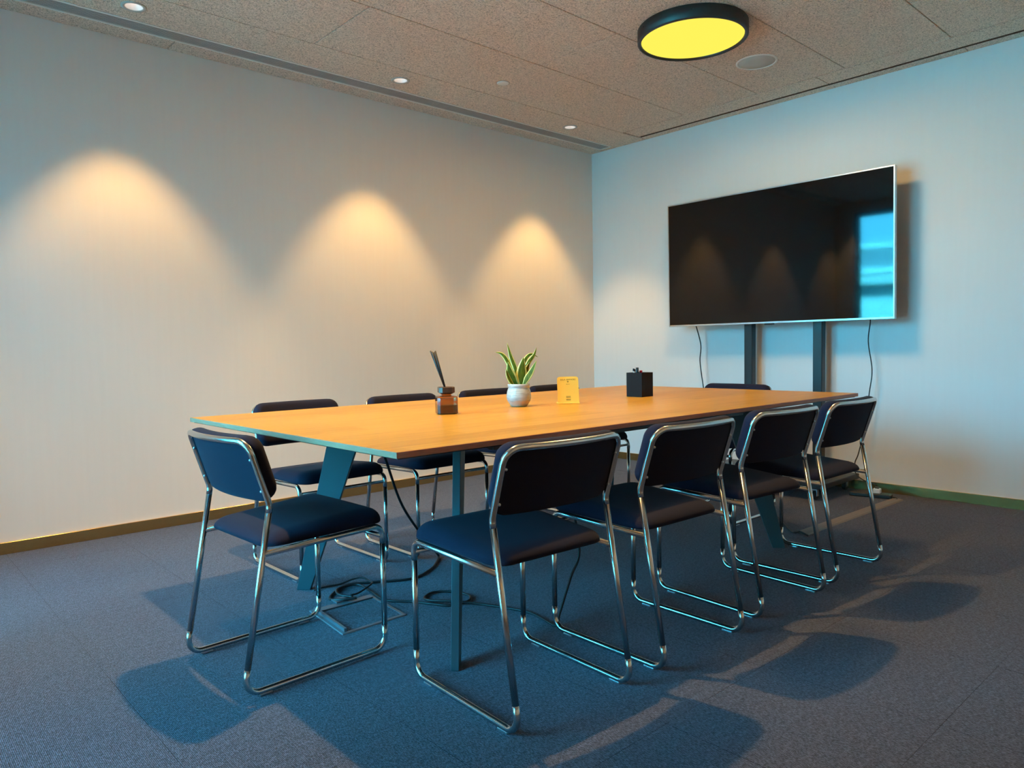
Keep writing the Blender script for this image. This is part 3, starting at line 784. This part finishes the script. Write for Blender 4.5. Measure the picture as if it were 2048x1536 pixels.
def gold_stand():
    rv = Vector((.739, -.673)); ang = math.atan2(-.673, .739)+R(7)
    t = tag(empty('gold_stand', (-2.628, -2.148, TZ), ang), 'small gold acrylic counter stand with printed lettering', 'stand')
    w, h, r = .0490, .120, .012
    tilt = R(-9)
    # upright with rounded top corners
    pts = [(-w, .002), (w, .002)]
    for k in range(7): a = R(90*k/6); pts.append((w-r+r*math.cos(a), h-r+r*math.sin(a)))
    for k in range(7): a = R(90+90*k/6); pts.append((-w+r+r*math.cos(a), h-r+r*math.sin(a)))
    bm = bmesh.new(); prism(bm, pts, -.0015, .0015, 'y')
    up = obj('upright', bm, 'gold', t); up.rotation_euler = (tilt, 0, 0); up.location = (0, -.010, .004)
    obj('foot', box(bmesh.new(), -w, w, -.024, .034, 0, .0060, .001, 1), 'gold', t)
    def text(body, size, z, name):
        cu = bpy.data.curves.new('lettering', 'FONT'); cu.body = body; cu.size = size; cu.align_x = 'CENTER'; cu.extrude = .0002; cu.space_character = 1.35
        o = bpy.data.objects.new('lettering', cu); COL.objects.link(o)
        me = bpy.data.meshes.new_from_object(o.evaluated_get(bpy.context.evaluated_depsgraph_get()))
        bpy.data.objects.remove(o); me.materials.clear(); me.materials.append(MATS['print_brown'])
        o = bpy.data.objects.new(name, me); COL.objects.link(o); o.parent = up; o.rotation_euler = (R(90), 0, 0); o.location = (0, -.0018, z)
    text('SELA OFFICES', .0088, .1035, 'lettering'); text('WI-FI', .0052, .0835, 'lettering')
    # wireless symbol: arcs over a dot
    for rad in (.0022, .0042, .0062):
        bm = bmesh.new(); tube(bm, [(rad*math.sin(R(a)), 0, rad*math.cos(R(a))) for a in range(-42, 43, 12)], .0006, 5)
        o = obj('wireless_symbol', bm, 'print_brown', up); o.location = (0, -.0016, .0925)
    # lines of print too small to read
    for z, hw_ in ((.0285, .0105), (.0245, .0105), (.0160, .0105), (.0115, .0105)):
        obj('print_line', box(bmesh.new(), -hw_, hw_, -.0021, -.0016, z, z+.0014), 'print_brown', up)
gold_stand()

def pen_box():
    rz = math.atan2(.739, .673)+R(44)
    t = tag(empty('pen_box', (-2.0665, -2.120, TZ), rz), 'black square pen box on the table, pens sticking out', 'pen holder')
    a, h, w = .0475, .122, .004
    bm = bmesh.new(); box(bm, -a, a, -a, -a+w, 0, h); box(bm, -a, a, a-w, a, 0, h); box(bm, -a, -a+w, -a+w, a-w, 0, h); box(bm, a-w, a, -a+w, a-w, 0, h)
    obj('wall_panels', bm, 'box_board', t)
    obj('bottom', box(bmesh.new(), -a+w, a-w, -a+w, a-w, 0, .004), 'box_board', t)
    def pen(name, label, off, r, top, cap, body, caph):
        p = tag(empty(name, (-2.0665+off[0], -2.120+off[1], TZ+.0045)), label, 'pen', 'pens in the black box')
        bm = bmesh.new(); lathe(bm, [(0, 0), (r*.8, 0), (r*.85, top-caph), (0, top-caph)], 16); obj('barrel', bm, body, p, True)
        bm = bmesh.new(); lathe(bm, [(0, top-caph), (r, top-caph), (r, top-.001), (r*.85, top), (0, top)], 16); obj('cap', bm, cap, p, True)
    rv = Vector((.739, -.673)); 
    def o(s, d): return (rv.x*s+.673*d, rv.y*s+.739*d)
    pen('marker', 'fat black marker standing tallest in the black pen box', o(-.014, -.012), .0075, .143, 'black_plastic', 'black_plastic', .05)
    pen('ballpoint', 'pen with small black cap and pale blue barrel in the pen box', o(-.030, .0), .0050, .138, 'black_plastic', 'blue_plastic', .012)
    pen('felt_pen', 'slim black-capped pen between marker and pale blue pen', o(-.023, .012), .0045, .134, 'black_plastic', 'blue_plastic', .012)
    pen('red_marker', 'red-capped pen in the black pen box', o(.0075, .004), .0075, .1275, 'red_plastic', 'white_plastic', .022)
pen_box()

# ------------------------------------------------------------------ outside the window
def outside():
    struct(obj('street', box(bmesh.new(), -60, X0-.25, -40, 40, -12.2, -12), 'street'))
    t = tag(empty('curved_building', (-30, 0, -12)), 'curved building with pale bands outside the window', 'building')
    def arc(name, z0, z1, r0, r1, mat):
        n = 24; A = []
        bm = bmesh.new(); lo, hi = [], []
        pts = [(r1*math.cos(a), r1*math.sin(a)) for a in [R(100+160*i/n) for i in range(n+1)]]+[(r0*math.cos(a), r0*math.sin(a)) for a in [R(260-160*i/n) for i in range(n+1)]]
        prism(bm, pts, z0, z1, 'z'); return obj(name, bm, mat, t)
    # concave facade seen from the room: centre of curvature lies towards the room
    for z0, z1, m in ((16.62, 16.85, 'facade_white'), (15.68, 16.62, 'facade_grey'), (15.42, 15.68, 'facade_white'), (14.9, 15.42, 'facade_pale'), (13.0, 14.25, 'facade_pale'), (9.8, 11.2, 'facade_pale'), (6.6, 8.0, 'facade_pale'), (0, 4.8, 'facade_pale')):
        arc('floor_band', z0, z1, 24 if m == 'facade_white' else 24.15, 26, m)
    for z0, z1 in ((14.25, 14.9), (11.2, 13.0), (8.0, 9.8), (4.8, 6.6)): arc('glass_band', z0, z1, 24.5, 26, 'facade_glass')
    t.location = (-12, -2, -12)
    # unseen dark block, added to keep window light off the spot-lit wall
    w = tag(empty('light_blocker', (-13.0, -9.2, -12)), 'unseen dark block added beside the windows to hold back their light', 'building')
    obj('wall', box(bmesh.new(), -4.5, 4.5, -5.5, 5.5, 0, 17.6), 'blocker_dark', w)
    for k in range(5):
        obj('floor_band', box(bmesh.new(), -4.62, 4.62, -5.62, 5.62, .4+3.6*k, .9+3.6*k), 'grey_steel', w)
outside()
